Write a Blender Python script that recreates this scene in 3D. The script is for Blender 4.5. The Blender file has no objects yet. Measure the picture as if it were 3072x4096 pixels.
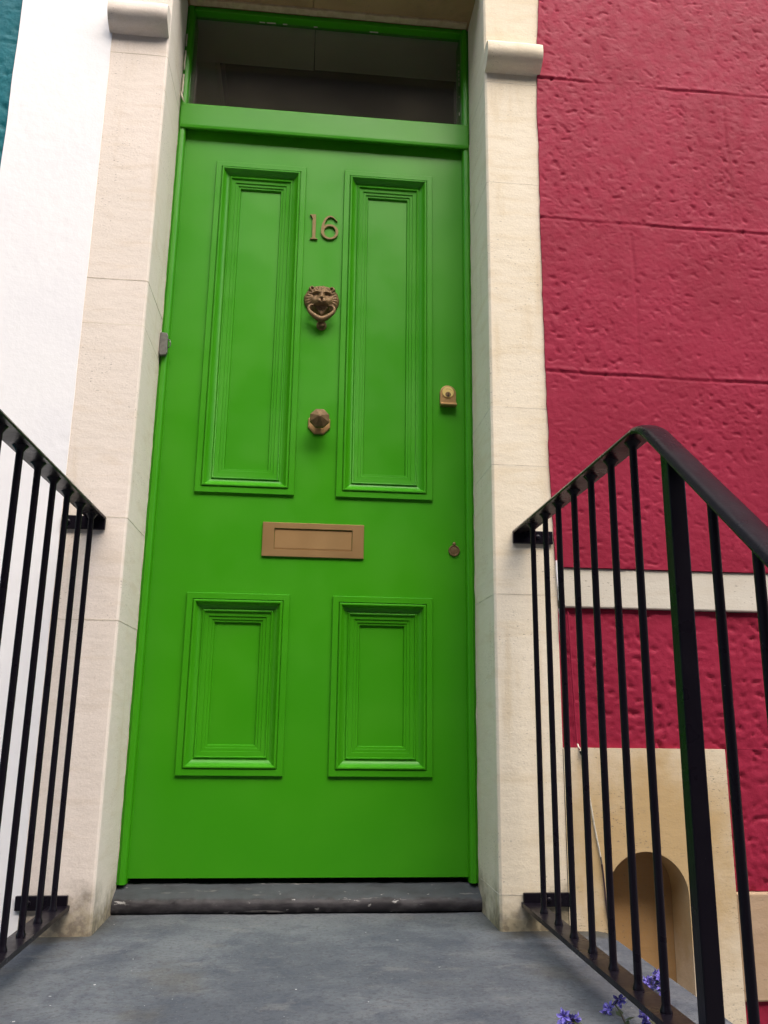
import bpy, bmesh, math, random
from mathutils import Vector, Matrix, noise
random.seed(16)
S = bpy.context.scene
COL = S.collection
rad = math.radians

# ------------------------------------------------------------------ camera, sky, sun, exposure
cam_d = bpy.data.cameras.new("camera"); cam = bpy.data.objects.new("camera", cam_d); COL.objects.link(cam)
cam_d.sensor_fit = 'VERTICAL'; cam_d.sensor_height = 36.0; cam_d.sensor_width = 27.0
cam_d.lens = 29.459; cam_d.clip_start = 0.02; cam_d.clip_end = 500
rot = Matrix.Rotation(rad(-5.42385), 3, 'Z') @ Matrix.Rotation(rad(13.63911), 3, 'X') @ Matrix.Rotation(rad(-0.77073), 3, 'Y') @ Matrix.Rotation(rad(90), 3, 'X')
cam.matrix_world = Matrix.Translation((-0.01759, -2.11279, 0.37118)) @ rot.to_4x4()
S.camera = cam
S.render.resolution_x = 768; S.render.resolution_y = 1024

SUN_EL, SUN_AZ = 50.0, 18.0           # the soft brightness stands in front of the house, a little to the right
W = bpy.data.worlds.new("World"); S.world = W; W.use_nodes = True
wn = W.node_tree; bg = wn.nodes["Background"]
sky = wn.nodes.new("ShaderNodeTexSky"); sky.sky_type = 'NISHITA'; sky.sun_disc = False
sky.sun_elevation = rad(SUN_EL); sky.sun_rotation = rad(180 - SUN_AZ)
sky.dust_density = 4.0; sky.air_density = 1.0; sky.ozone_density = 1.0
wn.links.new(sky.outputs[0], bg.inputs[0]); bg.inputs[1].default_value = 0.15
sun_d = bpy.data.lights.new("sun", 'SUN'); sun_d.energy = 1.4; sun_d.angle = rad(85); sun_d.color = (1.0, 0.93, 0.82)
sun = bpy.data.objects.new("sun", sun_d); COL.objects.link(sun)
dirv = Vector((math.sin(rad(SUN_AZ)) * math.cos(rad(SUN_EL)), -math.cos(rad(SUN_AZ)) * math.cos(rad(SUN_EL)), math.sin(rad(SUN_EL))))
sun.rotation_euler = (-dirv).to_track_quat('-Z', 'Y').to_euler(); sun.location = dirv * 20
S.view_settings.view_transform = 'Standard'; S.view_settings.look = 'None'
S.view_settings.exposure = 1.68; S.view_settings.gamma = 1.0

# ------------------------------------------------------------------ materials
class NT:
    def __init__(s, name):
        s.m = bpy.data.materials.new(name); s.m.use_nodes = True
        s.t = s.m.node_tree; s.b = s.t.nodes["Principled BSDF"]
        g = s.t.nodes.new("ShaderNodeNewGeometry"); s.pos = g.outputs["Position"]; s.normal = None
    def link(s, a, b): s.t.links.new(a, b)
    def inp(s, n, i, v):
        if hasattr(v, 'is_linked') or isinstance(v, bpy.types.NodeSocket): s.link(v, n.inputs[i])
        else: n.inputs[i].default_value = v
    def noise(s, scale, detail=4, rough=.55, stretch=(1, 1, 1), dist=0.0):
        mp = s.t.nodes.new("ShaderNodeMapping"); mp.inputs["Scale"].default_value = stretch; s.link(s.pos, mp.inputs[0])
        n = s.t.nodes.new("ShaderNodeTexNoise"); n.inputs["Scale"].default_value = scale; n.inputs["Detail"].default_value = detail
        n.inputs["Roughness"].default_value = rough; n.inputs["Distortion"].default_value = dist
        s.link(mp.outputs[0], n.inputs["Vector"]); return n.outputs["Fac"]
    def voronoi(s, scale, stretch=(1, 1, 1)):
        mp = s.t.nodes.new("ShaderNodeMapping"); mp.inputs["Scale"].default_value = stretch; s.link(s.pos, mp.inputs[0])
        n = s.t.nodes.new("ShaderNodeTexVoronoi"); n.inputs["Scale"].default_value = scale; s.link(mp.outputs[0], n.inputs["Vector"])
        return n.outputs["Distance"]
    def ramp(s, f, a, b, lo=0.0, hi=1.0):
        n = s.t.nodes.new("ShaderNodeMapRange"); n.interpolation_type = 'SMOOTHSTEP'
        s.link(f, n.inputs[0]); n.inputs[1].default_value = a; n.inputs[2].default_value = b; n.inputs[3].default_value = lo; n.inputs[4].default_value = hi
        return n.outputs[0]
    def math(s, op, a, b):
        n = s.t.nodes.new("ShaderNodeMath"); n.operation = op; s.inp(n, 0, a); s.inp(n, 1, b); return n.outputs[0]
    def axis(s, k):
        n = s.t.nodes.new("ShaderNodeSeparateXYZ"); s.link(s.pos, n.inputs[0]); return n.outputs[k]
    def mix(s, f, a, b):
        n = s.t.nodes.new("ShaderNodeMix"); n.data_type = 'RGBA'
        s.inp(n, 0, f)
        for i, v in ((6, a), (7, b)):
            if isinstance(v, tuple): n.inputs[i].default_value = (*v, 1)
            else: s.link(v, n.inputs[i])
        return n.outputs[2]
    def bump(s, h, strength, dist):
        n = s.t.nodes.new("ShaderNodeBump"); n.inputs["Strength"].default_value = strength; n.inputs["Distance"].default_value = dist
        s.link(h, n.inputs["Height"])
        if s.normal is not None: s.link(s.normal, n.inputs["Normal"])
        s.normal = n.outputs[0]
    def done(s, col, rough, metal=0.0, spec=0.5):
        if isinstance(col, tuple): s.b.inputs["Base Color"].default_value = (*col, 1)
        else: s.link(col, s.b.inputs["Base Color"])
        s.inp(s.b, "Roughness", rough); s.inp(s.b, "Metallic", metal); s.b.inputs["Specular IOR Level"].default_value = spec
        if s.normal is not None: s.link(s.normal, s.b.inputs["Normal"])
        return s.m

def m_paint(name, c, c2, rough, spec=.5):
    n = NT(name)
    col = n.mix(n.ramp(n.noise(3.5, 3), .35, .68), c, c2)
    n.bump(n.noise(26, 4, .6, (1, 1, .07)), .28, .0012)
    n.bump(n.noise(9, 2), .12, .003)
    n.bump(n.noise(160, 2), .10, .0008)
    return n.done(col, n.ramp(n.noise(7, 3), .3, .7, rough - .05, rough + .07), 0, spec)

def m_stone(name, c, c2, stain, moss=True, ochre=None):
    n = NT(name)
    big = n.ramp(n.noise(2.6, 5, .6), .36, .66)
    col = n.mix(big, c, c2)
    bed = n.ramp(n.noise(6, 6, .62, (1, 1, 5.5), .6), .50, .68, 0, .40)       # bedding streaks of the stone
    col = n.mix(bed, col, stain)
    run = n.ramp(n.noise(9, 5, .6, (2.2, 2.2, .32)), .54, .74, 0, .60)          # vertical weather runs
    col = n.mix(run, col, stain)
    if ochre:                                   # rusty ochre staining soaked into the stone round the niche
        px = n.math('SUBTRACT', n.axis(0), .77); pz = n.math('SUBTRACT', n.axis(2), .07)
        d = n.math('SQRT', n.math('ADD', n.math('MULTIPLY', px, px), n.math('MULTIPLY', n.math('MULTIPLY', pz, pz), .75)), 0.0)
        d = n.math('ADD', d, n.math('MULTIPLY', n.math('SUBTRACT', n.noise(9, 5, .6), .5), .22))
        col = n.mix(n.ramp(d, .26, .12, 0, .85), col, ochre)
    pits = n.ramp(n.noise(200, 2, .5, (.6, 1, 1.6)), .64, .70, 0, .7)
    pits = n.math('MULTIPLY', pits, n.ramp(n.noise(7, 3), .45, .62))
    col = n.mix(pits, col, (.16, .13, .10))
    gr = n.ramp(n.noise(420, 2), .3, .7, 0, .16); col = n.mix(gr, col, (.34, .29, .23))
    if moss:
        z = n.axis(2)
        up = n.math('ADD', z, n.math('MULTIPLY', n.math('SUBTRACT', n.noise(11, 5, .65), .5), .22))
        low = n.math('SUBTRACT', 1.0, n.ramp(up, -.07, .03))
        mc = n.mix(n.ramp(n.noise(55, 4), .42, .6), (.085, .062, .025), (.24, .20, .11))
        col = n.mix(n.math('MULTIPLY', low, .8), col, mc)
    n.bump(n.noise(14, 5, .6, (1, 1, 2.5)), .35, .004)
    n.bump(n.noise(190, 3), .28, .0012)
    return n.done(col, .88, 0, .25)

def m_render(name, c, c2, rough, amp=.6, spec=.5):
    n = NT(name)
    col = n.mix(n.ramp(n.noise(5, 4), .35, .7), c, c2)
    n.bump(n.noise(75, 4, .6), amp, .0050)
    n.bump(n.noise(260, 3), .3 * amp, .0014)
    return n.done(col, n.ramp(n.noise(30, 3), .3, .7, rough - .06, rough + .08), 0, spec)

def m_metal(name, c, c2, rough, metal=1.0, scale=40):
    n = NT(name)
    col = n.mix(n.ramp(n.noise(scale, 4, .6), .35, .68), c, c2)
    n.bump(n.noise(scale * 6, 3), .15, .0006)
    return n.done(col, n.ramp(n.noise(scale * .7, 3), .3, .7, rough - .03, rough + .04), metal, .5)

def m_iron():
    n = NT("black_iron_paint")
    sp = n.ramp(n.noise(300, 2), .72, .76)
    col = n.mix(n.math('MULTIPLY', sp, n.ramp(n.noise(12, 2), .5, .65)), (.0062, .0048, .0082), (.06, .055, .055))
    n.bump(n.noise(60, 3, .6, (1, 1, .25)), .35, .0014); n.bump(n.noise(330, 2), .25, .0006)
    return n.done(col, n.ramp(n.noise(18, 3), .3, .7, .26, .38), 0, .15)

def m_concrete():
    n = NT("worn_concrete")
    a = n.ramp(n.noise(3.2, 6, .65), .38, .62); col = n.mix(a, (.076, .086, .102), (.128, .140, .153))
    b = n.ramp(n.noise(8, 7, .72, (1, 1, 1), .4), .46, .68, 0, .60); col = n.mix(b, col, (.044, .054, .074))
    w = n.ramp(n.noise(10, 7, .7, (1, 1.8, 1)), .55, .70, 0, .6); col = n.mix(w, col, (.160, .162, .165))
    br = n.ramp(n.noise(5, 5, .6), .55, .72, 0, .5); col = n.mix(br, col, (.090, .082, .066))
    col = n.mix(n.ramp(n.noise(120, 5, .75), .46, .68, 0, .5), col, (.036, .033, .040))
    col = n.mix(n.ramp(n.noise(170, 4, .7), .60, .70, 0, .55), col, (.20, .20, .20))
    sp = n.math('MULTIPLY', n.ramp(n.noise(90, 2, .5), .745, .76), n.ramp(n.noise(9, 2), .48, .58))
    col = n.mix(sp, col, (.48, .48, .47))
    # mossy dirt gathered along the wall foot
    y = n.math('ADD', n.axis(1), n.math('MULTIPLY', n.math('SUBTRACT', n.noise(14, 5, .65), .5), .16))
    x = n.math('ABSOLUTE', n.axis(0), 0.0)
    edge = n.math('MULTIPLY', n.ramp(y, -.31, -.235), n.ramp(n.math('ADD', x, n.math('MULTIPLY', n.noise(9, 3), .06)), .40, .50))
    col = n.mix(n.math('MULTIPLY', edge, .75), col, (.050, .042, .022))
    n.bump(n.noise(24, 7, .7), .55, .006); n.bump(n.noise(170, 4, .7), .6, .0022)
    return n.done(col, .86, 0, .3)

def m_sill():
    n = NT("chipped_dark_paint")
    col = n.mix(n.ramp(n.noise(14, 5, .6, (1, 3, 3)), .40, .66), (.012, .0105, .013), (.040, .037, .041))
    skylit_top = n.math('MULTIPLY', n.ramp(n.math('ADD', n.axis(1), n.math('MULTIPLY', n.math('SUBTRACT', n.noise(40, 4), .5), .02)), -.050, -.040), n.ramp(n.noise(22, 5, .65, (.5, 1, 1)), .30, .62, .45, .95))  # sky light on the top face, painted in as a paler grey
    col = n.mix(skylit_top, col, (.050, .058, .066))
    chips = n.math('MULTIPLY', n.ramp(n.noise(70, 4, .6, (.45, 1, 1)), .63, .68), n.ramp(n.noise(6, 3), .45, .6))
    col = n.mix(chips, col, (.34, .33, .32))
    scr = n.ramp(n.noise(60, 3, .5, (.12, 1.5, 1.5)), .66, .70, 0, .5); col = n.mix(scr, col, (.22, .21, .20))
    n.bump(n.noise(40, 5, .6), .5, .003)
    return n.done(col, .62, 0, .4)

def m_glass():
    n = NT("fanlight_glass"); t = n.t
    fr = t.nodes.new("ShaderNodeFresnel")
    bf = [x for x in t.nodes if x.bl_idname == 'ShaderNodeNewGeometry'][0].outputs['Backfacing']
    n.link(n.math('SUBTRACT', 1.5, n.math('MULTIPLY', bf, 1.5 - 1 / 1.5)), fr.inputs[0])   # the same reflectance from both faces of the pane
    tr = t.nodes.new("ShaderNodeBsdfTransparent"); tr.inputs[0].default_value = (.86, .88, .86, 1)
    gl = t.nodes.new("ShaderNodeBsdfGlossy"); gl.inputs["Roughness"].default_value = .03
    df = t.nodes.new("ShaderNodeBsdfDiffuse"); df.inputs[0].default_value = (.50, .44, .34, 1)
    m1 = t.nodes.new("ShaderNodeMixShader"); m2 = t.nodes.new("ShaderNodeMixShader")
    n.link(fr.outputs[0], m1.inputs[0]); n.link(tr.outputs[0], m1.inputs[1]); n.link(gl.outputs[0], m1.inputs[2])
    dust = n.math('ADD', n.ramp(n.noise(3, 5, .6), .35, .75, .035, .07), n.ramp(n.noise(150, 3), .74, .78, 0, .25))
    n.link(dust, m2.inputs[0]); n.link(m1.outputs[0], m2.inputs[1]); n.link(df.outputs[0], m2.inputs[2])
    t.nodes.remove(n.b); n.link(m2.outputs[0], t.nodes["Material Output"].inputs[0]); return n.m

def m_plain(name, c, rough=.8, c2=None, scale=30):
    n = NT(name)
    col = n.mix(n.ramp(n.noise(scale, 4), .35, .65), c, c2 or tuple(v * .8 for v in c))
    n.bump(n.noise(scale * 3, 3), .2, .002)
    return n.done(col, rough)

GREEN = m_paint("green_door_paint", (.037, .265, .0040), (.044, .285, .0042), .36, .28)
STONE_R = m_stone("cream_limestone", (.79, .715, .57), (.75, .665, .505), (.66, .545, .36))
STONE_L = m_stone("pale_limestone", (.80, .715, .63), (.76, .685, .60), (.66, .555, .43))
STONE_B = m_stone("shaded_weathered_limestone", (.40, .26, .12), (.33, .21, .095), (.25, .155, .07), False)  # lintel: soffit shade painted into the brown, along with weathering
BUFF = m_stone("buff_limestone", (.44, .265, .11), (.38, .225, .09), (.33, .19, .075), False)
HONEY = m_stone("ochre_stained_limestone", (.73, .645, .50), (.66, .56, .40), (.58, .46, .29), False, (.46, .305, .12))
PLIN = m_stone("tan_plinth_stone", (.47, .34, .22), (.43, .30, .19), (.40, .27, .15), False)
BAND = m_stone("painted_stone_band", (.64, .60, .51), (.60, .56, .47), (.56, .50, .40), False)
RED = m_render("crimson_masonry_paint", (.285, .0165, .045), (.245, .0125, .035), .60, .26, .14)
WHITE = m_render("white_masonry_paint", (.82, .82, .82), (.79, .79, .80), .6, .10, .3)
TEAL = m_render("teal_masonry_paint", (.003, .130, .160), (.002, .110, .138), .6, .4, .2)
IRON = m_iron()
CONC = m_concrete()
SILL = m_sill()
GLASS = m_glass()
BRASS = m_metal("aged_brass", (.40, .250, .110), (.385, .236, .102), .42, .72, 9)
BRONZE = m_metal("dull_bronze", (.185, .115, .050), (.125, .074, .030), .58, .35, 90)
BRIGHT = m_metal("polished_brass", (.72, .55, .20), (.66, .50, .17), .45, .35)
NUMB = m_metal("number_brass", (.20, .145, .050), (.17, .12, .04), .6, .3)
GREY = m_metal("grey_steel", (.17, .17, .155), (.12, .12, .11), .5, .4, 120)
DARK = m_plain("dark_void", (.012, .010, .008), .9)
MORTAR = m_plain("lime_mortar", (.52, .40, .25), .95, (.44, .33, .20), 60)
JOINT = m_plain("pale_joint_mortar", (.72, .66, .54), .9, (.50, .43, .33), 25)
FILLER = m_plain("old_white_filler", (.62, .58, .47), .8, (.5, .46, .36), 90)
HALLC = m_plain("reflection_ceiling_paint", (.50, .43, .32), .8, (.46, .39, .29), 5)
HALLW = m_plain("hall_wall_paint", (.55, .48, .36), .8, (.50, .44, .33), 5)
ASPH = m_plain("asphalt", (.05, .05, .052), .9, (.038, .038, .04), 60)
PAVE = m_plain("paving_slabs", (.20, .20, .20), .9, (.15, .15, .155), 20)
BRICK = m_plain("dark_brick", (.060, .046, .038), .9, (.045, .036, .03), 12)
SLATE = m_plain("roof_slate", (.06, .062, .07), .7)
PETAL = m_plain("violet_petal", (.235, .20, .62), .65, (.13, .10, .45), 90)
STEMM = m_plain("reddish_stem", (.085, .045, .040), .7, (.05, .06, .025), 150)
LEAF = m_plain("dull_green_leaf", (.05, .085, .03), .6, (.07, .075, .035), 150)

# ------------------------------------------------------------------ mesh helpers
class MB:
    def __init__(s): s.v = []; s.f = []
    def add(s, vs, fs):
        o = len(s.v); s.v += [tuple(v) for v in vs]; s.f += [tuple(i + o for i in f) for f in fs]; return s
    def box(s, x0, x1, y0, y1, z0, z1):
        return s.add([(x0, y0, z0), (x1, y0, z0), (x1, y1, z0), (x0, y1, z0), (x0, y0, z1), (x1, y0, z1), (x1, y1, z1), (x0, y1, z1)],
                     [(0, 3, 2, 1), (4, 5, 6, 7), (0, 1, 5, 4), (1, 2, 6, 5), (2, 3, 7, 6), (3, 0, 4, 7)])
    def prism(s, poly, a, b, axis):            # closed outline swept along an axis
        n = len(poly)
        def P(p, t): return (t, p[0], p[1]) if axis == 'x' else ((p[0], t, p[1]) if axis == 'y' else (p[0], p[1], t))
        vs = [P(p, a) for p in poly] + [P(p, b) for p in poly]
        fs = [tuple(range(n)), tuple(range(2 * n - 1, n - 1, -1))] + [(i, (i + 1) % n, n + (i + 1) % n, n + i) for i in range(n)]
        return s.add(vs, fs)
    def tube(s, pts, rs, n=10, cap=True):
        pts = [Vector(p) for p in pts]
        if not isinstance(rs, (list, tuple)): rs = [rs] * len(pts)
        vs = []; up = None
        for i, p in enumerate(pts):
            d = (pts[min(i + 1, len(pts) - 1)] - pts[max(i - 1, 0)]).normalized()
            if up is None: up = Vector((0, 1, 0)) if abs(d.y) < .9 else Vector((1, 0, 0))
            a = d.cross(up).normalized(); b = d.cross(a).normalized(); up = -b if False else up
            for k in range(n):
                t = 2 * math.pi * k / n; vs.append(p + rs[i] * (math.cos(t) * a + math.sin(t) * b))
        fs = [(i * n + k, i * n + (k + 1) % n, (i + 1) * n + (k + 1) % n, (i + 1) * n + k) for i in range(len(pts) - 1) for k in range(n)]
        if cap: fs += [tuple(range(n)), tuple(range(len(vs) - n, len(vs)))]
        return s.add(vs, fs)
    def lathe(s, prof, c, n=24, ph=0.0):       # (radius, projection from the door) about an axis along -y
        vs = []; 
        for r, y in prof:
            for k in range(n):
                t = 2 * math.pi * k / n + ph; vs.append((c[0] + r * math.cos(t), c[1] - y, c[2] + r * math.sin(t)))
        m = len(prof)
        fs = [(i * n + k, i * n + (k + 1) % n, (i + 1) * n + (k + 1) % n, (i + 1) * n + k) for i in range(m - 1) for k in range(n)]
        fs += [tuple(range(n)), tuple(range((m - 1) * n, m * n))]
        return s.add(vs, fs)
    def build(s, name, mat, parent=None, bevel=0.0, seg=2, smooth=False, angle=None, recalc=True, loc=None):
        me = bpy.data.meshes.new(name); me.from_pydata(s.v, [], s.f); me.update()
        bm = bmesh.new(); bm.from_mesh(me)
        if recalc: bmesh.ops.recalc_face_normals(bm, faces=bm.faces)
        if bevel > 0:
            es = [e for e in bm.edges if len(e.link_faces) == 2 and e.calc_face_angle(0) > rad(25)]
            bmesh.ops.bevel(bm, geom=es, offset=bevel, segments=seg, affect='EDGES', profile=.5, clamp_overlap=True)
        if smooth or angle:
            for f in bm.faces: f.smooth = True
            if angle:
                for e in bm.edges:
                    if len(e.link_faces) == 2 and e.calc_face_angle(0) > rad(angle): e.smooth = False
        bm.to_mesh(me); bm.free()
        me.materials.append(mat)
        o = bpy.data.objects.new(name, me); COL.objects.link(o)
        if loc: o.location = loc
        if parent: o.parent = parent; o.matrix_parent_inverse = Matrix.Identity(4)
        return o

def tag(o, label=None, cat=None, group=None, kind=None):
    if label: o['label'] = label
    if cat: o['category'] = cat
    if group: o['group'] = group
    if kind: o['kind'] = kind
    return o
def empty(name, label, cat, group=None):
    o = bpy.data.objects.new(name, None); COL.objects.link(o); o.empty_display_size = .1
    return tag(o, label, cat, group)
def interp(tab, t):
    for (a, b), (c, d) in zip(tab, tab[1:]):
        if t <= c: return b if t <= a else b + (d - b) * (t - a) / (c - a)
    return tab[-1][1]
def frange(segs):                              # [(start, stop, step), ...] -> breakpoints
    out = []
    for a, b, st in segs:
        n = max(1, round((b - a) / st)); out += [a + (b - a) * i / n for i in range(n)]
    out.append(segs[-1][1]); return out
fbm = lambda p, o=3: noise.fractal(p, 1.0, 2.1, o)

YF = -0.225                                    # front plane of the house
ZL = -0.068                                    # top of the landing

# ------------------------------------------------------------------ ground, street and steps
g = MB().box(-80, 80, -80, 60, -1.2, -.70); tag(g.build('ground', ASPH), kind='structure')
g = MB().box(-80, 80, -3.3, YF + .02, -.66, -.58); tag(g.build('pavement', PAVE, bevel=.01), kind='structure')
g = MB().box(-80, 80, -9.2, -7.2, -.69, -.58); tag(g.build('pavement', PAVE, bevel=.01), kind='structure')
g = MB()
xs = frange([(-.65, .65, .02)]); ys = frange([(-1.05, .03, .02)])
def zland(x, y): return ZL + .006 * (y + .225) * .5 + .0022 * noise.noise((x * 5, y * 5, .3)) - (.004 if abs(x) > .645 or y < -1.045 else 0)
vs = [(x, y, zland(x, y)) for y in ys for x in xs]; nx = len(xs)
fs = [(j * nx + i, j * nx + i + 1, (j + 1) * nx + i + 1, (j + 1) * nx + i) for j in range(len(ys) - 1) for i in range(nx - 1)]
rim = [i for i in range(nx)] + [j * nx + nx - 1 for j in range(1, len(ys))] + [(len(ys) - 1) * nx + i for i in range(nx - 2, -1, -1)] + [j * nx for j in range(len(ys) - 2, 0, -1)]
o = len(vs); vs += [(vs[i][0], vs[i][1], -.58) for i in rim]; m = len(rim)
fs += [(rim[k], o + k, o + (k + 1) % m, rim[(k + 1) % m]) for k in range(m)]
g.add(vs, fs)
g.box(-.65, .65, -1.33, -1.052, -.58, -.238); g.box(-.65, .65, -1.61, -1.332, -.58, -.408)
tag(g.build('steps', CONC, angle=40), kind='structure')

# ------------------------------------------------------------------ walls
def rough_grid(mb, xs, zs, y0, amp, left=None, right=None, seed=0.0, grooves=(), vgroove=(), calm=1.0, skirt=.03):
    nx, nz = len(xs), len(zs); vs = []
    for z in zs:
        for i, x in enumerate(xs):
            xx = x
            if left and i < 14:
                xx = x + (left(z) - xs[0]) * (1 - i / 14)
            if right and i > nx - 8:
                xx = x + (right(z) - xs[-1]) * (1 - (nx - 1 - i) / 8)
            p = Vector((xx, z, seed))
            big = fbm(p * 9, 2)
            mask = .60 + .55 * max(0, min(1, .5 + 1.5 * noise.noise(p * 4.3)))
            q = Vector((xx * 1.0 + z * .35, z * 1.15, seed)) 
            lum = noise.noise(q * 48 + Vector((0, 0, 7)))
            w2 = q + Vector((noise.noise(q * 30), noise.noise(q * 30 + Vector((9, 0, 0))), 0)) * .010
            pa = max(0, noise.noise(w2 * 58 + Vector((3, 1, 2))) - .26) * 3.4
            pb = max(0, noise.noise(w2 * 105 + Vector((8, 4, 6))) - .20) * 2.0
            y = amp * (.40 * big + (.42 * lum - 1.25 * min(1.2, pa) - .75 * min(1.0, pb) + .30 * noise.noise(q * 170)) * mask)
            for gz in grooves:
                d = z - gz - .0035 * noise.noise((xx * 6, gz, 1)) + .0055 * (xx - .6)
                w = .0028 * (1 + .5 * noise.noise((xx * 14, gz, 4)))
                k = max(0, min(1.2, .75 + 1.4 * noise.noise((xx * 4.5, gz * 3, 9))))
                y -= .0028 * k * math.exp(-(d / w) ** 2) ; y += .0015 * k * math.exp(-((d - .008) / .005) ** 2)
            for gx, za, zb in vgroove:
                if za < z < zb:
                    d = xx - gx - .006 * noise.noise((z * 6, gx, 1)); y -= .0015 * math.exp(-(d / .005) ** 2)
            vs.append((xx, y0 - y, z))
    fs = [(j * nx + i, j * nx + i + 1, (j + 1) * nx + i + 1, (j + 1) * nx + i) for j in range(nz - 1) for i in range(nx - 1)]
    rim = list(range(nx)) + [j * nx + nx - 1 for j in range(1, nz)] + [(nz - 1) * nx + i for i in range(nx - 2, -1, -1)] + [j * nx for j in range(nz - 2, 0, -1)]
    o = len(vs); m = len(rim)
    vs += [vs[i] for i in rim] + [(vs[i][0], y0 + skirt, vs[i][2]) for i in rim]      # own vertices, so the edge stays crisp
    fs += [(o + (k + 1) % m, o + k, o + m + k, o + m + (k + 1) % m)[::-1] for k in range(m)]
    mb.add(vs, fs)

house = empty('house', 'crimson roughcast house with pale string course right of the green door', 'house')
EDGE_R = [(.29, .568), (.45, .569), (.62, .5715), (.71, .566), (.97, .5590), (1.25, .5580), (1.6, .5577), (1.8, .5592), (2.09, .5617), (2.32, .5752), (2.6, .580)]
lw = lambda z: interp(EDGE_R, z) + .0016 * noise.noise((z * 30, 0, 0)) + .0022 * noise.noise((z * 9, 5, 0))
g = MB()
rough_grid(g, frange([(.566, 1.25, .0032), (1.25, 2.2, .011), (2.2, 6, .25)]), frange([(.7135, 2.42, .0032), (2.42, 3.1, .012), (3.1, 8, .3)]),
           YF - .0055, .0015, left=lw, grooves=(1.2013, 1.628, 2.056, 2.49), vgroove=((1.085, 1.63, 2.05), (.80, 1.21, 1.6)))
g.build('upper_wall', RED, house, smooth=True, recalc=False)
g = MB()
rough_grid(g, frange([(.569, 1.32, .0046), (1.32, 2.2, .012), (2.2, 6, .25)]), frange([(.3065, .6195, .0046)]), YF + .010, .0036, left=lw, seed=3)
rough_grid(g, frange([(.9445, 1.32, .0046), (1.32, 2.2, .012), (2.2, 6, .25)]), frange([(.006, .3060, .0046)]), YF + .010, .0036, seed=3)
rough_grid(g, frange([(.9445, 1.32, .0055), (1.32, 2.2, .014), (2.2, 6, .25)]), frange([(-.60, -.212, .0055)]), YF + .008, .0040, seed=5)
g.build('lower_wall', RED, house, smooth=True, recalc=False)
g = MB().box(.574, 6, YF - .001, YF + .10, .6205, .7130); g.build('string_course', BAND, house, bevel=.003)
g = MB()                                       # paint flaking between jamb, string course and wall
zs = frange([(.545, .728, .006)])
pl = [(lw(z) - .0005 + .0016 * noise.noise((z * 60, 3, 0)), z) for z in zs] + [(.5742 + .0010 * noise.noise((z * 70, 8, 0)), z) for z in zs[::-1]]
g.prism(pl, YF - .0085, YF - .002, 'y'); fp = g.build('edge_strip', WHITE, house)
for i in range(9):
    z = random.uniform(.56, .715); x = lw(z) + random.uniform(.001, .005); w = random.uniform(.0012, .003); hh = random.uniform(.003, .009)
    MB().prism([(x, z), (x + w, z + hh * .2), (x + w * .8, z + hh), (x - w * .3, z + hh * .7)], YF - .0089, YF - .0082, 'y').build('paint_chip', DARK, fp)
# stone surround of the cellar niche: face with an arched hole, running on into the plinth
NX, NR, NS = .7455, .0915, -.002
arch = [(NX - NR, -.60)] + [(NX - NR * math.cos(math.pi * k / 28), NS + NR * math.sin(math.pi * k / 28)) for k in range(29)] + [(NX + NR, -.60)]
g = MB(); Yn = YF - .002
def arch_face(g, x0, x1, z0, z1):
    n = len(arch); vs = []
    for (ax, az) in arch: vs.append((ax, Yn, az))
    out = []
    for (ax, az) in arch:
        if az <= NS - .01: out.append((x0 if ax < NX else x1, z0))
        else:
            dx, dz = ax - NX, az - NS + 1e-6
            t = min((x1 - NX) / dx if dx > 1e-6 else ((x0 - NX) / dx if dx < -1e-6 else 1e9), (z1 - NS) / dz if dz > 1e-6 else 1e9)
            out.append((NX + dx * t, NS + dz * t))
    vs += [(p[0], Yn, p[1]) for p in out]
    fs = [(i, i + 1, n + i + 1, n + i) for i in range(n - 1)]
    # outer corners
    for cx in (x0, x1):
        idx = [i for i in range(n - 1) if (abs(out[i][1] - z1) < 1e-4) != (abs(out[i + 1][1] - z1) < 1e-4) and (abs(out[i][0] - cx) < 1e-4 or abs(out[i + 1][0] - cx) < 1e-4)]
        for i in idx:
            vs.append((cx, Yn, z1)); fs.append((n + i, n + i + 1, len(vs) - 1))
    # reveal and back of the niche
    b = len(vs); vs += [(ax, Yn + .092, az) for ax, az in arch]
    fs += [(i + 1, i, b + i, b + i + 1) for i in range(n - 1)]
    g.add(vs, fs)
arch_face(g, .5690, .9440, -.60, .3060)
g.box(.9400, .9442, Yn + .0005, YF + .05, -.60, .3055); g.box(.571, .9435, Yn + .0005, YF + .05, .3030, .3062)
so = g.build('niche_surround', HONEY, house, recalc=True)
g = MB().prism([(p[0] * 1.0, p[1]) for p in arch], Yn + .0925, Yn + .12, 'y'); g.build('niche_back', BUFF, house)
g = MB().box(.9446, 6, YF - .001, YF + .05, -.2105, .0045); g.build('plinth', PLIN, house, bevel=.004)
g = MB().box(.60, 6, YF + .13, .058, -.60, 8.0)
g.build('wall_core', DARK, house)

neighbour = empty('house', 'teal painted neighbouring house at the far left edge', 'house')
g = MB()
rough_grid(g, frange([(-6, -1.5, .3), (-1.5, -.79, .006)]), frange([(-.6, 1.0, .05), (1.0, 2.6, .006), (2.6, 8, .3)]), YF + .0035, .0030, seed=11, grooves=(2.03,))
g.build('front_wall', TEAL, neighbour, smooth=True, recalc=False)
MB().box(-6, -.60, YF + .03, .058, -.6, 8.0).build('wall_core', DARK, neighbour)

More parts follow.
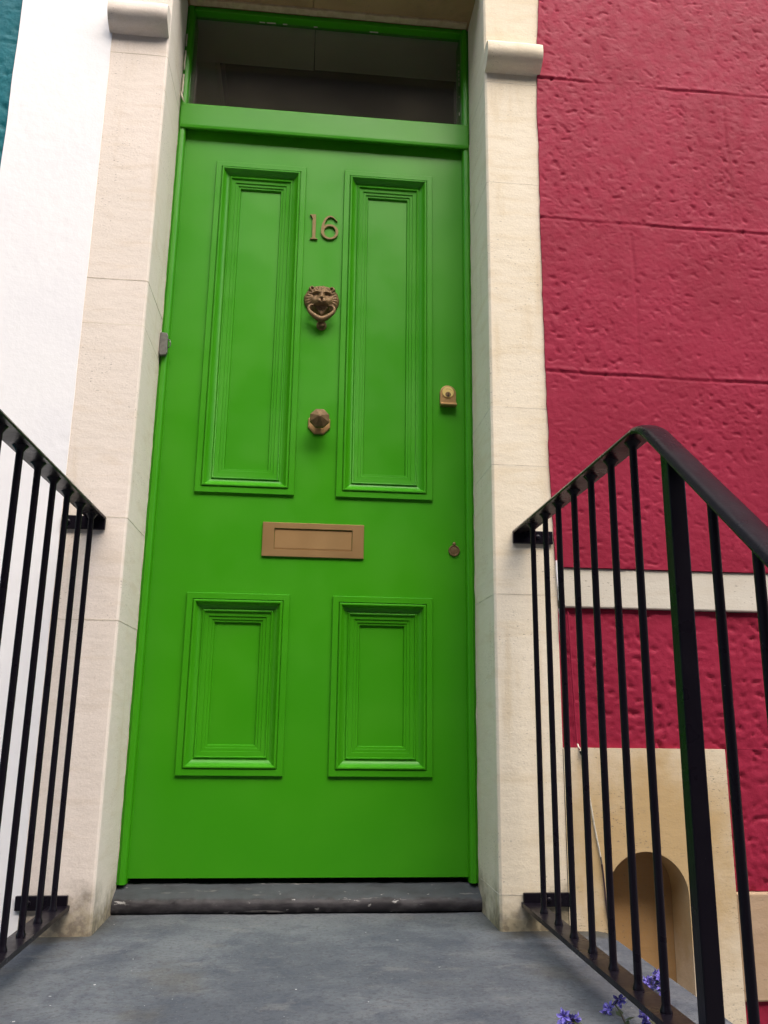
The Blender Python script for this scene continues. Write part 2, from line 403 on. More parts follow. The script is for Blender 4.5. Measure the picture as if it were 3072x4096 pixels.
g = MB()
rough_grid(g, frange([(-.797, -.565, .008)]), frange([(-.6, 2.6, .012), (2.6, 8, .3)]), YF - .0022, .0005, seed=21, skirt=.035,
           left=lambda z: -.797 + .0022 * noise.noise((z * 7, 2, 0)) + (z - 1.9) * -.004, right=lambda z: -.5635 + .0015 * noise.noise((z * 8, 4, 0)) - .0015 * max(0, z - 1.2))
tag(g.build('wall_strip', WHITE, smooth=True, recalc=False), 'smooth white painted wall strip between teal wall and door stonework', 'wall')

# ------------------------------------------------------------------ stone door surround
sur = empty('door_surround', 'cream limestone surround with jambs, lintel and two rounded corbels framing the green door', 'door surround')
def jamb(cuts, sx, mat):
    g = MB(); m = MB()
    for i, (a, b) in enumerate(zip(cuts, cuts[1:])):
        j = random.uniform(-.0002, .0002); x0, x1 = .4195 + j, (.5683 if sx > 0 and b < 1.0 else .598)
        poly = [(x0 - .002, .058), (x0, YF + .005 + j), (x0 + .005, YF + j), (x1, YF + j), (x1, .058)]
        g.prism([(sx * p[0], p[1]) for p in poly], a + .0008, b - .0008, 'z')
        if i: m.prism([(sx * p[0], p[1]) for p in [(.4170, .05), (.4192, YF + .0048), (.4242, YF - .0003), (x1 - .001, YF - .0003), (x1 - .001, .05)]], a - .0008, a + .0008, 'z')
    o = g.build('jamb', mat, sur, bevel=.0003, seg=1)
    m.build('joint_mortar', JOINT, o)
    return o
jamb([-.60, .0035, .6467, .9581, 1.105, 1.7282, 2.0354, 2.40], 1, STONE_R)
jamb([-.60, .5658, .7969, 1.2678, 1.3856, 2.03, 2.40], -1, STONE_L)
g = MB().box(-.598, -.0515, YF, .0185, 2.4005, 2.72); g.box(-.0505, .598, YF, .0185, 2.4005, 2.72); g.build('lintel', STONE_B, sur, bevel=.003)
def corbel(x0, x1, zb, mat):
    prof = [(0, 0), (.013, .003), (.027, .010), (.039, .020), (.046, .030), (.0485, .040), (.0470, .058), (.0440, .065), (.038, .069), (.030, .071), (0, .072)]
    poly = [(YF + .0005 - p[0], zb + p[1]) for p in prof]
    xs = frange([(x0, x1, .012)]); g = MB(); n = len(poly); vs = []
    for i, x in enumerate(xs):
        for (y, z) in poly:
            q = .0012 * noise.noise((x * 30, z * 40, 2)) if y < YF - .002 else 0
            e = .0018 if i in (0, len(xs) - 1) and y < YF - .02 else 0
            vs.append((x, y + q + e, z))
    fs = [(i * n + k, i * n + (k + 1) % n, (i + 1) * n + (k + 1) % n, (i + 1) * n + k) for i in range(len(xs) - 1) for k in range(n)]
    fs += [tuple(range(n)), tuple(range(len(vs) - n, len(vs)))]
    g.add(vs, fs); g.build('corbel', mat, sur, angle=50)
corbel(.4192, .5695, 2.0640, STONE_R); corbel(-.5715, -.4205, 2.0865, STONE_L)
g = MB()                                       # rough mortar where the frame meets the soffit
for i in range(40):
    x = -.41 + .82 * i / 40; a = .010 + .004 * noise.noise((x * 20, 1, 1)); b = .005 + .004 * abs(noise.noise((x * 26, 3, 1)))
    g.box(x, x + .0206, -.034 - a, -.022, 2.3985 - b, 2.4010)
g.build('mortar', MORTAR, sur, bevel=.001, seg=1)

for sx in (-1, 1):                             # pointing between the frame and the stone
    p = []; rr_ = []
    for i in range(90):
        z = -.005 + 2.0 * i / 89; p.append((sx * (.4192 + .0012 * noise.noise((z * 18, sx, 3))), -.0168, z)); rr_.append(.0021 + .0012 * noise.noise((z * 25, sx, 7)))
    MB().tube(p, rr_, 6).build('pointing', JOINT, sur, smooth=True)

MB().box(-.566, .60, YF - .001, .13, 2.7205, 8.0).build('upper_wall', WHITE, sur)

# ------------------------------------------------------------------ sill
g = MB(); xs = frange([(-.4185, .4185, .006)]); prof = [(.045, -.066), (-.046, -.0668), (-.0515, -.063), (-.0535, -.056), (-.0530, -.046), (-.0500, -.0395), (-.0440, -.0352), (-.034, -.0305), (-.004, -.0145), (.045, -.0115)]
vs = []; n = len(prof)
for i, x in enumerate(xs):
    for (y, z) in prof:
        k = .0030 * noise.noise((x * 14, z * 30, 1)) + .0022 * noise.noise((x * 55, z * 60, 3)) + .0012 * noise.noise((x * 140, z * 90, 5))
        vs.append((x, y - (k if y < -.02 else 0), z + (k * .5 if z > -.05 else 0)))
fs = [(i * n + k, i * n + (k + 1) % n, (i + 1) * n + (k + 1) % n, (i + 1) * n + k) for i in range(len(xs) - 1) for k in range(n)] + [tuple(range(n)), tuple(range(len(vs) - n, len(vs)))]
g.add(vs, fs)
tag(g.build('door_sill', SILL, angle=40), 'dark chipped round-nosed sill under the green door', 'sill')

# ------------------------------------------------------------------ door frame with fanlight
fr = empty('door_frame', 'green wooden door frame with transom bar and dark fanlight over the door', 'door frame')
def post(sx):
    g = MB(); zs = frange([(-.0105, 2.394, .03)]); vs = []
    base = [(.397, .07), (.397, -.012), (.3985, -.0175), (.403, -.0205), (.4115, -.0205), (.4135, -.016), (.4190, -.015), (.4190, .07)]
    for z in zs:
        for k, (x, y) in enumerate(base):
            w = .0011 * noise.noise((z * 22, sx, k)) if k in (4, 5) else 0
            vs.append((sx * (x + w), y, z))
    n = len(base)
    fs = [(i * n + k, i * n + (k + 1) % n, (i + 1) * n + (k + 1) % n, (i + 1) * n + k) for i in range(len(zs) - 1) for k in range(n)] + [tuple(range(n)), tuple(range(len(vs) - n, len(vs)))]
    g.add(vs, fs); g.build('side_post', GREEN, fr, angle=50)
post(1); post(-1)
g = MB().prism([(.06, 1.990), (-.004, 1.990), (-.006, 1.984), (-.018, 1.9770), (-.022, 1.9760), (-.0245, 1.978), (-.0255, 1.986), (-.0255, 1.990), (-.0250, 2.054), (-.0225, 2.057), (.001, 2.071), (.06, 2.071)], -.4125, .4125, 'x')
g.build('transom_bar', GREEN, fr, bevel=.0012, seg=2)
g = MB().box(-.3968, .3968, -.018, .018, 2.381, 2.3955); g.build('head_rail', GREEN, fr, bevel=.002)
MB().box(-.3966, .3966, .006, .010, 2.0712, 2.3808).build('fanlight_pane', GLASS, fr)
g = MB()                                       # glazing putty smears along the pane edges
for i in range(20):
    x = random.uniform(-.36, .36); w = random.uniform(.006, .03)
    if i < 12: x = random.uniform(-.36, -.17)
    zz = 2.0716 if i < 15 else 2.3792
    g.box(x, x + w, .0035, .0062, zz, zz + random.uniform(.0012, .003))
for i in range(8):
    z = random.uniform(2.09, 2.36); g.box(.392, .3935, .0035, .0062, z, z + random.uniform(.002, .010))
g.build('putty', FILLER, fr)
g = MB(); pts = []                             # peeling filler strip hanging at the frame edge
for i in range(30):
    z = 2.058 + .235 * i / 29; pts.append((-.4125 + .0022 * noise.noise((z * 40, 0, 1)), -.0275, z))
g.tube(pts[3:12], .0028, 6); g.tube(pts[13:22], .0024, 6); g.tube(pts[23:29], .0020, 6)
g.tube([(-.4150, -.024, 2.092), (-.4140, -.028, 2.082), (-.4100, -.031, 2.066), (-.4050, -.032, 2.054)], [.0026, .0032, .0026, .0010], 6)
g.build('filler_strip', FILLER, fr, smooth=True)
g = MB().prism([(-.4175, 1.343), (-.4010, 1.343), (-.3975, 1.338), (-.3965, 1.288), (-.3985, 1.281), (-.4125, 1.2785), (-.4175, 1.284)], -.0340, -.0210, 'y')
br = g.build('hinge_plate', GREY, fr, bevel=.0015)
g = MB().tube([(-.396, -.028, 1.326), (-.3915, -.030, 1.322), (-.3895, -.030, 1.313), (-.3915, -.029, 1.305), (-.396, -.028, 1.302)], .0016, 8); g.build('staple', GREY, br, smooth=True)

# hall behind the fanlight
g = MB(); g.box(-.60, 1.0, .36, 4.0, -.10, -.02); g.box(-.60, .60, .075, .36, -.10, -.02)
g.box(-.65, -.60, .06, 4.0, -.10, 2.55); g.box(1.0, 1.05, .36, 4.0, -.10, 2.55); g.box(-.60, 1.0, 4.0, 4.05, -.1, 2.55)
g.box(.598, .65, .06, .36, -.1, 2.55)
tag(g.build('hall', HALLW), kind='structure')
g = MB(); g.box(-.65, -.60, .06, 4.0, 2.551, 4.2); g.box(1.0, 1.05, .06, 4.0, 2.551, 4.2); g.box(-.60, 1.0, 4.0, 4.05, 2.551, 4.2); g.box(-.60, 1.0, .0, 4.0, 4.15, 4.2); g.box(-.60, 1.0, .14, .19, 2.505, 4.14)  # near-black lining added to keep the lower part of the pane dark
tag(g.build('dark_lining', DARK), kind='structure')
g = MB().box(-.595, -.0460, .0190, .2050, 2.3990, 2.50); g.box(-.0430, .595, .0190, .2050, 2.4025, 2.50); g.box(-.595, -.362, .2055, .60, 2.3990, 2.50)  # boards added and shaped to imitate the soffit's reflection in the pane
tag(g.build('reflection_ceiling', HALLC, bevel=.001, seg=1), kind='structure')

# ------------------------------------------------------------------ the green door
door = empty('front_door', 'bright green four-panel front door with brass fittings and number 16', 'door')
XC = .002; XO, XI = .3083, .0538; Z1, Z2, Z3, Z4 = 1.8891, .9203, .6629, .2258
rects = [(XC - XO, XC - XI, Z2, Z1), (XC + XI, XC + XO, Z2, Z1), (XC - XO, XC - XI, Z4, Z3), (XC + XI, XC + XO, Z4, Z3)]
xb = [-.412, XC - XO + .008, XC - XI - .008, XC + XI + .008, XC + XO - .008, .412]; zb = [0, Z4 + .008, Z3 - .008, Z2 + .008, Z1 - .008, 1.992]
g = MB()
for i in range(5):
    for j in range(5):
        if i in (1, 3) and j in (1, 3): continue
        g.add([(xb[i], 0, zb[j]), (xb[i + 1], 0, zb[j]), (xb[i + 1], 0, zb[j + 1]), (xb[i], 0, zb[j + 1])], [(0, 1, 2, 3)])
g.box(-.412, .412, .030, .045, 0, 1.992)
g.add([(-.412, 0, 0), (.412, 0, 0), (.412, .0299, 0), (-.412, .0299, 0)], [(0, 3, 2, 1)])
g.build('door_leaf', GREEN, door, recalc=False)
# moulding section: (distance in from the outer edge, projection from the door face)
MP = [(0, -.001), (.0003, .0055), (.0015, .0068), (.0152, .0068), (.0162, .0040), (.0170, .0040), (.0178, .0082), (.0195, .0100), (.0225, .0098), (.0238, .0080),
      (.0255, .0045), (.0290, .0000), (.0335, -.0036), (.0385, -.0058), (.0400, -.0058), (.0408, -.0032), (.0425, -.0022), (.0445, -.0030), (.0452, -.0065),
      (.0560, -.0082), (.0566, -.0105), (.0600, -.0108), (.0640, -.0114), (.0648, -.0135), (.0700, -.0142), (.0712, -.0190), (.0720, -.0198)]
for k, (x0, x1, z0, z1) in enumerate(rects):
    u = MP[-1][0]
    pan = MB().box(x0 + u - .002, x1 - u + .002, .0195, .0265, z0 + u - .002, z1 - u + .002).build('panel', GREEN, door)
    vs = []
    for (d, h) in MP: vs += [(x0 + d, -h, z0 + d), (x1 - d, -h, z0 + d), (x1 - d, -h, z1 - d), (x0 + d, -h, z1 - d)]
    fs = [(i * 4 + q, i * 4 + (q + 1) % 4, (i + 1) * 4 + (q + 1) % 4, (i + 1) * 4 + q) for i in range(len(MP) - 1) for q in range(4)]
    MB().add(vs, fs).build('moulding', GREEN, pan, recalc=False, angle=32)

# number 16
g = MB(); T = -.0045
one = [(-.0288, 1.7372), (-.0288, 1.6668), (-.0352, 1.6655), (-.0352, 1.6632), (-.0148, 1.6632), (-.0148, 1.6655), (-.0206, 1.6668), (-.0206, 1.7410), (-.0268, 1.7410), (-.0384, 1.7400), (-.0388, 1.7382), (-.0345, 1.7365), (-.0298, 1.7300)]
one = [(-.0206, 1.7410), (-.0378, 1.7400), (-.0382, 1.7378), (-.0335, 1.7350), (-.0305, 1.7270), (-.0300, 1.6668), (-.0355, 1.6655), (-.0355, 1.6632), (-.0150, 1.6632), (-.0150, 1.6655), (-.0206, 1.6668)]
g.prism(one, -.0055, .0005, 'y'); tag(g.build('numeral', NUMB, door, bevel=.0005, seg=1), 'brass numeral 1')
g = MB(); cx, cz = .0186, 1.6893
def ring(g, cx, cz, ax, az, bx, bz, ox, oz, y0, y1, n=36):
    vs = []
    for k in range(n):
        t = 2 * math.pi * k / n; c, s_ = math.cos(t), math.sin(t)
        for y in (y0, y1): vs += [(cx + ax * c, y, cz + az * s_), (cx + ox + bx * c, y, cz + oz + bz * s_)]
    fs = []
    for k in range(n):
        a = 4 * k; b = 4 * ((k + 1) % n)
        fs += [(a, b, b + 1, a + 1), (a + 2, a + 3, b + 3, b + 2), (a, a + 2, b + 2, b), (a + 1, b + 1, b + 3, a + 3)]
    g.add(vs, fs)
ring(g, cx, cz, .0244, .0236, .0162, .0182, .0006, -.0006, -.0055, .0005)
tl = []; tr = []
for k in range(19):                            # tail of the 6
    t = k / 18; ang = rad(178 - 126 * t)
    ro = (.0250, .0500); ri = (.0172 + .006 * t, .0425 + .0060 * t)
    tl.append((cx + .0006 + ro[0] * math.cos(ang), cz - .0004 + ro[1] * math.sin(ang) * 1.02)); tr.append((cx + .0006 + ri[0] * math.cos(ang) + .0012 * t, cz - .0004 + ri[1] * math.sin(ang)))
ext_l = [(cx - .0244, cz - .001)]; ext_r = [(cx - .0150, cz - .001)]
L = ext_l + tl + [(cx + .0215, cz + .0345)]; Rr = ext_r + tr + [(cx + .0208, cz + .0328)]
n = len(L); vs = [(p[0], -.0052, p[1]) for p in L] + [(p[0], -.0052, p[1]) for p in Rr] + [(p[0], .0005, p[1]) for p in L] + [(p[0], .0005, p[1]) for p in Rr]
fs = []
for i in range(n - 1):
    fs += [(i, i + 1, n + i + 1, n + i), (2 * n + i, 3 * n + i, 3 * n + i + 1, 2 * n + i + 1), (i, 2 * n + i, 2 * n + i + 1, i + 1), (n + i, n + i + 1, 3 * n + i + 1, 3 * n + i)]
fs += [(0, n, 3 * n, 2 * n), (n - 1, 3 * n - 1, 4 * n - 1, 2 * n - 1)]
g.add(vs, fs); tag(g.build('numeral', NUMB, door), 'brass numeral 6')

# lion knocker: a relief of the head, the ring in its mouth, the striking stud
KX, KZ = .0026, 1.4715
def gs(u, v, cu, cv, su, sv, a): return a * math.exp(-((u - cu) / su) ** 2 - ((v - cv) / sv) ** 2)
def lion(u, v):                                # millimetres
    au = abs(u); ang = math.atan2(v - 4, u); r = math.hypot(u / 49, (v - 6) / 44)
    edge = 1 - r + .008 * math.sin(ang * 13 + 1)
    bw = 29 * (1 - max(0, (-v - 20)) / 40) if v < -10 else 0    # beard
    eb = (bw - au) / 22 if -57 < v < -14 else -1
    ear = 1 - math.hypot((au - 27) / 11, (v - 34.5) / 9.5)
    e = max(edge, eb, ear)
    if e <= 0: return None
    h = 13 * min(1, max(edge, ear) / .22) ** .5 if max(edge, ear) > 0 else 0
    if eb > 0: h = max(h, 20 * min(1, eb / .45) ** .6)
    d = math.hypot(u / 31, (v - 4) / 33); fm = 1 / (1 + math.exp((d - .93) * 13))
    # mane: fine radial locks
    h += math.sin(ang * 30 + 2.2 * math.sin(r * 6)) * .9 * (1 - fm) * min(1, e * 5) * (1 if v > -16 else .3)
    h += fm * 11 * math.cos(min(1, d) * 1.25)
    h += gs(u, v, 0, 14, 7, 22, 4) + gs(u, v, 0, 1, 6.5, 4.5, 8)                      # bridge and nose
    h += gs(au, v, 9.5, -9, 10, 9, 11) + gs(u, v, 0, -14, 8, 6, 5)                    # muzzle
    h -= gs(u, v, 0, -11, 1.4, 5, 3.5) + gs(au, v, 5.0, -1.5, 1.6, 1.2, 2)
    h += gs(au, v, 16, 22, 9, 2.8, 6) - gs(au, v, 16, 14, 8.5, 5.2, 11) + gs(au, v, 16, 13.2, 3.8, 3.0, 9.5) - gs(au, v, 16, 13.2, 1.3, 1.3, 4.0)
    h += gs(au, v, 25, -2, 7, 9, 3)
    h -= gs(u, v, 0, -21.5 - .012 * u * u * 0, 17, 1.7, 6)                            # mouth line
    h += gs(au, v, 27, 35.5, 8, 7, 5) - gs(au, v, 26, 34.5, 4.2, 3.0, 7)
    if v > 24: h += 1.2 * math.sin(u * .6 + 1.2 * math.sin(v * .25)) * (1 - gs(au, v, 27, 35.5, 9, 8, 1))
    if v < -24: h += 1.0 * math.sin(u * 1.2 * (1 - .006 * v))
    return max(1.0, h)
st = 1.25; nu, nv = 84, 92; idx = {}; vs = []; fs = []
for j in range(nv):
    for i in range(nu):
        u = (i - nu / 2 + .5) * st; v = -58 + j * st
        h = lion(u, v)
        if h is not None: idx[(i, j)] = len(vs); vs.append((KX + u / 1000, -h / 1000, KZ + v / 1000))
cells = [(i, j) for j in range(nv - 1) for i in range(nu - 1) if all(c in idx for c in ((i, j), (i + 1, j), (i + 1, j + 1), (i, j + 1)))]
from collections import Counter
ec = Counter()
for i, j in cells:
    q = (idx[(i, j)], idx[(i + 1, j)], idx[(i + 1, j + 1)], idx[(i, j + 1)]); fs.append(q)
    for a, b in zip(q, q[1:] + q[:1]): ec[(a, b)] += 1
bed = [(a, b) for (a, b) in ec if (b, a) not in ec]; mp = {}
for a, b in bed:
    for t in (a, b):
        if t not in mp: mp[t] = len(vs); vs.append((vs[t][0], .0005, vs[t][2]))
fs += [(b, a, mp[a], mp[b]) for a, b in bed]
kn = MB().add(vs, fs).build('door_knocker', BRONZE, door, smooth=True, recalc=False); kn['label'] = 'bronze lion head knocker'
half = [(-20, -18, 20), (-27, -19, 23), (-33.5, -24, 24), (-35.5, -31, 24), (-33, -38, 23), (-25, -46, 23), (-12.5, -55, 22), (0, -61, 22)]
pts = half + [(-a, b, c) for a, b, c in half[-2::-1]]
rr = [2.6, 3.2, 3.8, 4.4, 5.2, 6.2, 7.6, 8.8]; rr = rr + rr[-2::-1]
def smooth_path(p, it=2):
    for _ in range(it):
        q = [p[0]]
        for a, b in zip(p, p[1:]): q += [tuple(.75 * x + .25 * y for x, y in zip(a, b)), tuple(.25 * x + .75 * y for x, y in zip(a, b))]
        p = q + [p[-1]]
    return p
full = smooth_path([(a, b, c, r) for (a, b, c), r in zip(pts, rr)])
g = MB().tube([(KX + a / 1000, -c / 1000, KZ + b / 1000) for a, b, c, r in full], [r / 1000 for a, b, c, r in full], 12)
g.build('knocker_ring', BRONZE, kn, smooth=True)
MB().lathe([(.0140, -.0005), (.0140, .004), (.0105, .007), (.0095, .013), (.0108, .016), (.0080, .019), (.002, .0195)], (KX + .002, 0, 1.4025), 20).build('striking_stud', BRONZE, kn, angle=35)

# centre knob
g = MB().lathe([(.0318, -.0005), (.0318, .0045), (.0290, .0065), (.0150, .0070), (.013, .0075)], (.0070, 0, 1.1198), 8, math.pi / 8)
kb = g.build('door_knob', BRASS, door, bevel=.0008); kb['label'] = 'octagonal faceted brass knob'
MB().lathe([(.0105, .006), (.0095, .016), (.0110, .027), (.0190, .031), (.0262, .038), (.0274, .043), (.0262, .049), (.0035, .066), (.0008, .0665)], (.0072, 0, 1.1198), 8, math.pi / 8).build('knob_head', BRONZE, kb, bevel=.0007)

# letterbox
lx0, lx1, lz0, lz1 = XC - .1297, XC + .1297, .7594, .8479; ix0, ix1, iz0, iz1 = lx0 + .030, lx1 - .030, .7785, .8330
vs = []
for (d, y) in ((0, .0005), (0, -.0045), (.001, -.0055)): vs += [(lx0 + d, y, lz0 + d), (lx1 - d, y, lz0 + d), (lx1 - d, y, lz1 - d), (lx0 + d, y, lz1 - d)]
for y in (-.0055, -.0010): vs += [(ix0, y, iz0), (ix1, y, iz0), (ix1, y, iz1), (ix0, y, iz1)]
fs = [(i * 4 + q, i * 4 + (q + 1) % 4, (i + 1) * 4 + (q + 1) % 4, (i + 1) * 4 + q) for i in range(4) for q in range(4)]
lb = MB().add(vs, fs).build('letterbox', BRASS, door, recalc=False); lb['label'] = 'brass letterbox plate'
MB().prism([(.0004, iz0 + .0006), (-.0032, iz0 + .0006), (-.0036, iz0 + .004), (-.0022, iz1 - .0025), (-.0005, iz1 - .0008), (.0004, iz1 - .0008)], ix0 + .0008, ix1 - .0010, 'x').build('flap', BRASS, lb, bevel=.0005)

# cylinder lock with pull
CXL, CZL = .3526, 1.2222
poly = [(CXL - .0222, 1.1895), (CXL + .0222, 1.1895)] + [(CXL + .0222 * math.cos(t), CZL + .0225 * math.sin(t)) for t in [math.pi * k / 18 for k in range(19)]]
lk = MB().prism(poly, -.0065, .0005, 'y').build('door_lock', BRASS, door, bevel=.0012); lk['label'] = 'arched brass cylinder pull lock'
MB().prism([(.000, 1.1915), (-.007, 1.1915), (-.0155, 1.1925), (-.0205, 1.1885), (-.0200, 1.1840), (-.0140, 1.1825), (.000, 1.1842)], CXL - .0218, CXL + .0222, 'x').build('pull_lip', BRASS, lk, bevel=.0014)
cy = MB().lathe([(.0158, .0055), (.0158, .0085), (.0152, .0090)], (CXL - .0006, 0, 1.2246), 36).build('lock_cylinder', BRIGHT, lk, angle=8)
g = MB().lathe([(.0078, .0088), (.0076, .0094), (.0066, .0095)], (CXL - .0003, 0, 1.2176), 24)
g.build('lock_plug', BRONZE, lk, angle=8)
g = MB().prism([(CXL - .0022, 1.2130), (CXL + .0014, 1.2118), (CXL + .0020, 1.2150), (CXL + .0008, 1.2175), (CXL + .0012, 1.2215), (CXL - .0012, 1.2218), (CXL - .0008, 1.2170), (CXL - .0026, 1.2155)], -.0100, -.0092, 'y')
for k in range(7):                             # worn engraved lettering, no longer legible
    a = rad(118 - 13.5 * k); c_, s_ = math.cos(a), math.sin(a); x = CXL + .0105 * c_; z = 1.2246 + .0088 * s_
    g.box(x - .0007, x - .0002, -.00925, -.0088, z - .0009, z + .0011); g.box(x - .0002, x + .0005, -.00925, -.0088, z + (.0004 if k % 2 else -.0006), z + (.0008 if k % 2 else -.0002))
g.build('keyway', DARK, lk)
# keyhole cover
g = MB().lathe([(.0150, -.0005), (.0150, .0030), (.0138, .0046), (.0116, .0046), (.0108, .0036), (.0060, .0040), (.001, .0046)], (.3671, 0, .7888), 30)
g.lathe([(.0044, -.0005), (.0044, .0052), (.0030, .0062), (.0008, .0064)], (.3669, 0, .8065), 14)
kc = g.build('keyhole_cover', BRONZE, door, angle=40); kc['label'] = 'small round brass keyhole cover'

# ------------------------------------------------------------------ railings
def railing(sx, label, first, n_flat, slope_first):
    r = empty('railing', label, 'railing', 'black iron step railings')
    xc = sx * .486; hw = .0200; YB = -.970
    def bar(path, prof, name, mb=None):        # sweep a section (x offset, normal offset) along a (y, z) path
        vs = []; n = len(prof)
        for i, (y, z) in enumerate(path):
            a = Vector(path[max(i - 1, 0)]); b = Vector(path[min(i + 1, len(path) - 1)]); d = (b - a).normalized(); nrm = Vector((d.y, -d.x))
            if nrm.y < 0: nrm = -nrm
            vs += [(xc + px, y + nrm.x * pn, z + nrm.y * pn) for px, pn in prof]
        fs = [(i * n + k, i * n + (k + 1) % n, (i + 1) * n + (k + 1) % n, (i + 1) * n + k) for i in range(len(path) - 1) for k in range(n)] + [tuple(range(n)), tuple(range(len(vs) - n, len(vs)))]
        return MB().add(vs, fs).build(name, IRON, r, angle=30)
    sl = .83
    path = [(YF + .0005, .7905)] + [(YB + .03, .7905)]
    for k in range(1, 10): path.append((YB + .03 - .06 * k / 10, .7905 - sl * .06 * .5 * (k / 10) ** 2))
    y_e = -1.70; path += [(YB - .03, .7905 - sl * .03), (-1.25, .7905 - sl * (YB + 1.25)), (y_e, .7905 - sl * (YB - y_e))]
    top = lambda y: interp(sorted(path), y)
    rail = [(-hw, 0), (hw, 0), (hw + .001, .0030), (hw * .93, .0075), (hw * .76, .0105), (hw * .40, .0125), (0, .0132), (-hw * .40, .0125), (-hw * .76, .0105), (-hw * .93, .0075), (-hw - .001, .0030)]
    bar(path, rail, 'top_rail')
    zb = -.0105
    flat = [(-hw, -.0095), (hw, -.0095), (hw, 0), (-hw, 0)]
    bpath = [(YF + .0005, zb), (-1.00, zb), (-1.06, zb - .05), (y_e, zb - .05 - sl * (-1.06 - y_e))]
    bar(bpath, flat, 'bottom_rail'); bot = lambda y: interp(sorted(bpath), y)
    def one(y, kind=0):
        b, t = bot(y), top(y); R0 = .0060
        g = MB().tube([(0, 0, b - y * 0 - .001), (0, 0, b + .003), (0, 0, b + .006), (0, 0, b + .010), (0, 0, t - .010), (0, 0, t - .004), (0, 0, t + .002)], [.0085, .0082, .0070, R0, R0, .0095, .0155], 12)
        o = g.build('baluster', IRON, r, smooth=False, angle=40); o.location = (xc, y, 0); return o
    ys = [first - .0968 * i for i in range(n_flat)]
    o = one(ys[0])
    for y in ys[1:]:
        c = o.copy(); COL.objects.link(c); c.parent = r; c.location = (xc + random.uniform(-.001, .001), y, 0)
    y = slope_first
    while y > y_e + .05: one(y); y -= .094
    g = MB().box(min(sx * .475, sx * .4985), max(sx * .475, sx * .4985), -1.050, -1.026, ZL - .01, top(-1.038) + .004); g.build('post', IRON, r, bevel=.002)
    g = MB().box(xc - .016, xc + .016, y_e - .002, y_e + .030, -.585, top(y_e + .01) + .004); g.build('post', IRON, r, bevel=.002)
    def bracket(z0, z1, x_in, x_out):
        a, b = sorted((sx * x_in, sx * x_out))
        w = MB().box(a, b, YF - .009, YF + .001, z0, z1).build('wall_bracket', IRON, r, bevel=.0015)
        for xx in (.524, .546):
            MB().lathe([(.0058, -.0005), (.0058, .002), (.0040, .0035), (.0012, .004)], (sx * xx, YF - .009, (z0 + z1) / 2), 12).build('bolt', IRON, w, angle=40)
    bracket(.7665, .7968, .4655, .5600); bracket(-.0190, .0085, .4700, .5720)
    return r
railing(1, 'black iron railing with sloping handrail in front of the crimson wall', -.327, 7, -1.142)
railing(-1, 'black iron railing in front of the white wall strip', -.274, 7, -1.05)

# ------------------------------------------------------------------ thin cable on the wall
cpts = [(.5925, .6100), (.5931, .6005), (.5975, .45), (.6017, .3118), (.611, .2822), (.620, .2233), (.6317, .1366), (.6440, .0704), (.6478, .02), (.6490, -.0131), (.6530, -.0500), (.6600, -.0800)]
cp = smooth_path([(a, b, 0) for a, b in cpts], 2)
def yoff(z): return YF - .0055 if (z < .31 or .62 < z < .714) else (YF + .002 if z < .62 else YF - .007)
cw = empty('cable', 'thin paint-splashed cable running down the wall behind the right railing', 'cable')
segs = [('painted_length', RED, -9, -9)]
def seg(name, mat, z0, z1):
    p = [(a, yoff(b), b) for a, b, c in cp if z0 <= b <= z1]
    if len(p) > 1: MB().tube(p, .0019, 8).build(name, mat, cw, smooth=True)
seg('painted_length', RED, .30, 1.0); seg('bare_length', FILLER, .058, .318); seg('dark_length', m_plain("dark_cable", (.045, .022, .030), .6), -.09, .085)
MB().tube([(.6055, YF - .008, .300), (.6088, YF - .0085, .292)], .0030, 8).build('cable_clip', IRON, cw)

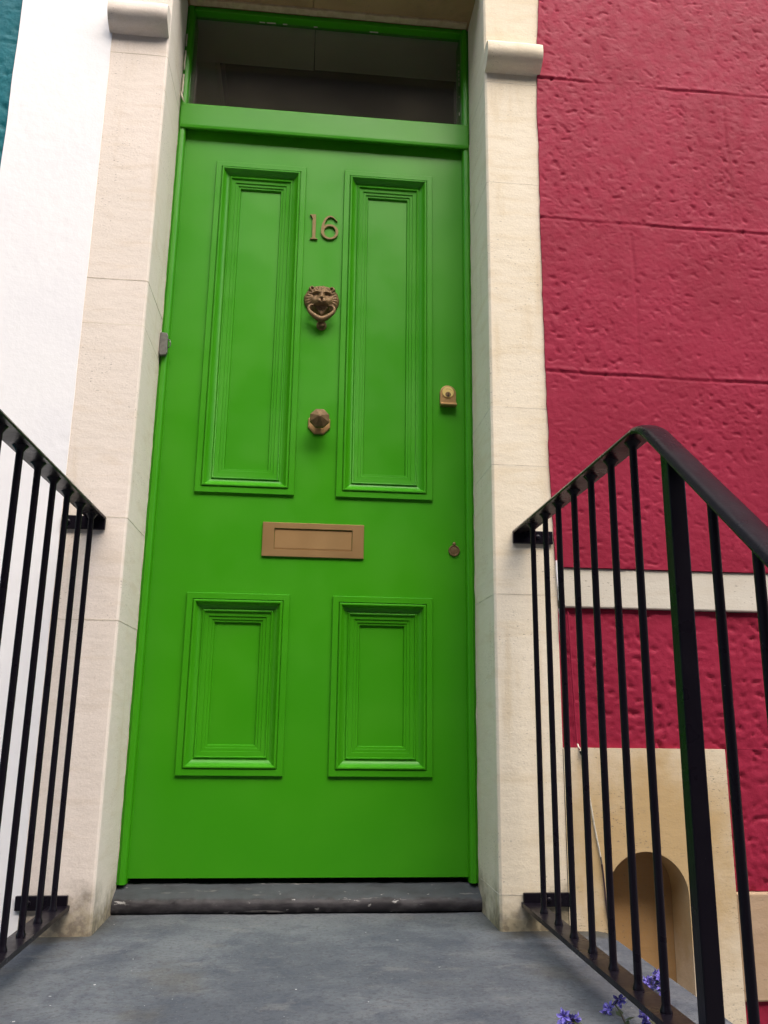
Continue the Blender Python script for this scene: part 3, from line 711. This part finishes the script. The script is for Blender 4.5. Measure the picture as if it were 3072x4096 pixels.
# ------------------------------------------------------------------ violet bellflowers by the landing edge
def bellflower(base, tip, n, label, lean=.01):
    r = empty('bellflower', label, 'flower', 'violet flowers by the right railing'); base = Vector(base); tip = Vector(tip)
    r.location = base; d = tip - base
    mid = d * .5 + Vector((random.uniform(-lean, lean), random.uniform(-lean, lean), .006))
    pts = smooth_path([(0, 0, 0), tuple(mid), tuple(d)], 3)
    g = MB().tube(pts, [.0016 - .0008 * i / len(pts) for i in range(len(pts))], 6)
    gl = MB(); gf = MB()
    for k in range(n):
        t = random.uniform(.55, 1.0); p = Vector(pts[int(t * (len(pts) - 1))]); q = p + Vector((random.uniform(-.015, .015), random.uniform(-.010, .010), random.uniform(-.010, .008)))
        g.tube([p, (p + q) / 2 + Vector((0, 0, .002)), q], .0007, 5)
        ax = Vector((random.uniform(-.8, .8), random.uniform(-1.3, -.2), random.uniform(-.3, .9))).normalized(); a = ax.orthogonal().normalized(); b = ax.cross(a); R = random.uniform(.0075, .0112); ph = random.random() * 6
        for m in range(5):
            t0 = ph + m * 2 * math.pi / 5; e = lambda tt, rr_, hh: q + R * rr_ * (math.cos(tt) * a + math.sin(tt) * b) + ax * hh * R
            gf.add([q - ax * R * .5, e(t0 - .5, .42, .25), e(t0 - .38, .75, .42), e(t0, 1.15, .40), e(t0 + .38, .75, .42), e(t0 + .5, .42, .25), e(t0, .70, .30)], [(0, 1, 6), (1, 2, 6), (2, 3, 6), (3, 4, 6), (4, 5, 6), (5, 0, 6)])
    for k in range(5):
        t = random.uniform(.1, .7); p = Vector(pts[int(t * (len(pts) - 1))]); a = random.random() * 6.28; dv = Vector((math.cos(a), math.sin(a), .35)); s_ = Vector((-math.sin(a), math.cos(a), 0)); w = random.uniform(.012, .02)
        gl.add([p, p + dv * w * .5 + s_ * w * .3, p + dv * w, p + dv * w * .5 - s_ * w * .3], [(0, 1, 2, 3)])
    g.build('stem', STEMM, r, smooth=True); gl.build('leaf', LEAF, r); gf.build('blossom', PETAL, r)
bellflower((.556, -.690, ZL), (.5800, -.636, -.046), 15, 'dense pale violet flower head beyond the railing, between its last two landing balusters')
bellflower((.41, -.86, ZL), (.3832, -.806, -.047), 10, 'violet flower cluster at the lower edge, farthest left of the railing foot')
bellflower((.475, -.79, ZL), (.4800, -.722, -.055), 5, 'sparse dark violet sprig on the landing, between the other clusters left of the railing')
bellflower((.50, -.86, ZL), (.5070, -.790, -.052), 11, 'violet flower cluster close against the railing bottom bar at the lower edge')

# ------------------------------------------------------------------ terrace across the narrow street (behind the viewer, mirrored in the glass)
op = empty('house', 'tall dark brick terrace on the opposite side of the street', 'house')
MB().box(-22, 22, -16, -9.2, -.6, 10.2).build('front_wall', BRICK, op)
MB().prism([(-16.2, 10.2), (-9.0, 10.2), (-12.6, 12.4)], -22, 22, 'x').build('roof', SLATE, op)
for i in range(-4, 5):
    for zz in (.4, 3.6, 6.8):
        w = MB().box(i * 4.4 - .6, i * 4.4 + .6, -9.22, -9.14, zz, zz + 1.8).build('window', FILLER, op)
        MB().box(i * 4.4 - .52, i * 4.4 + .52, -9.14, -9.13, zz + .08, zz + 1.72).build('pane', DARK, w)
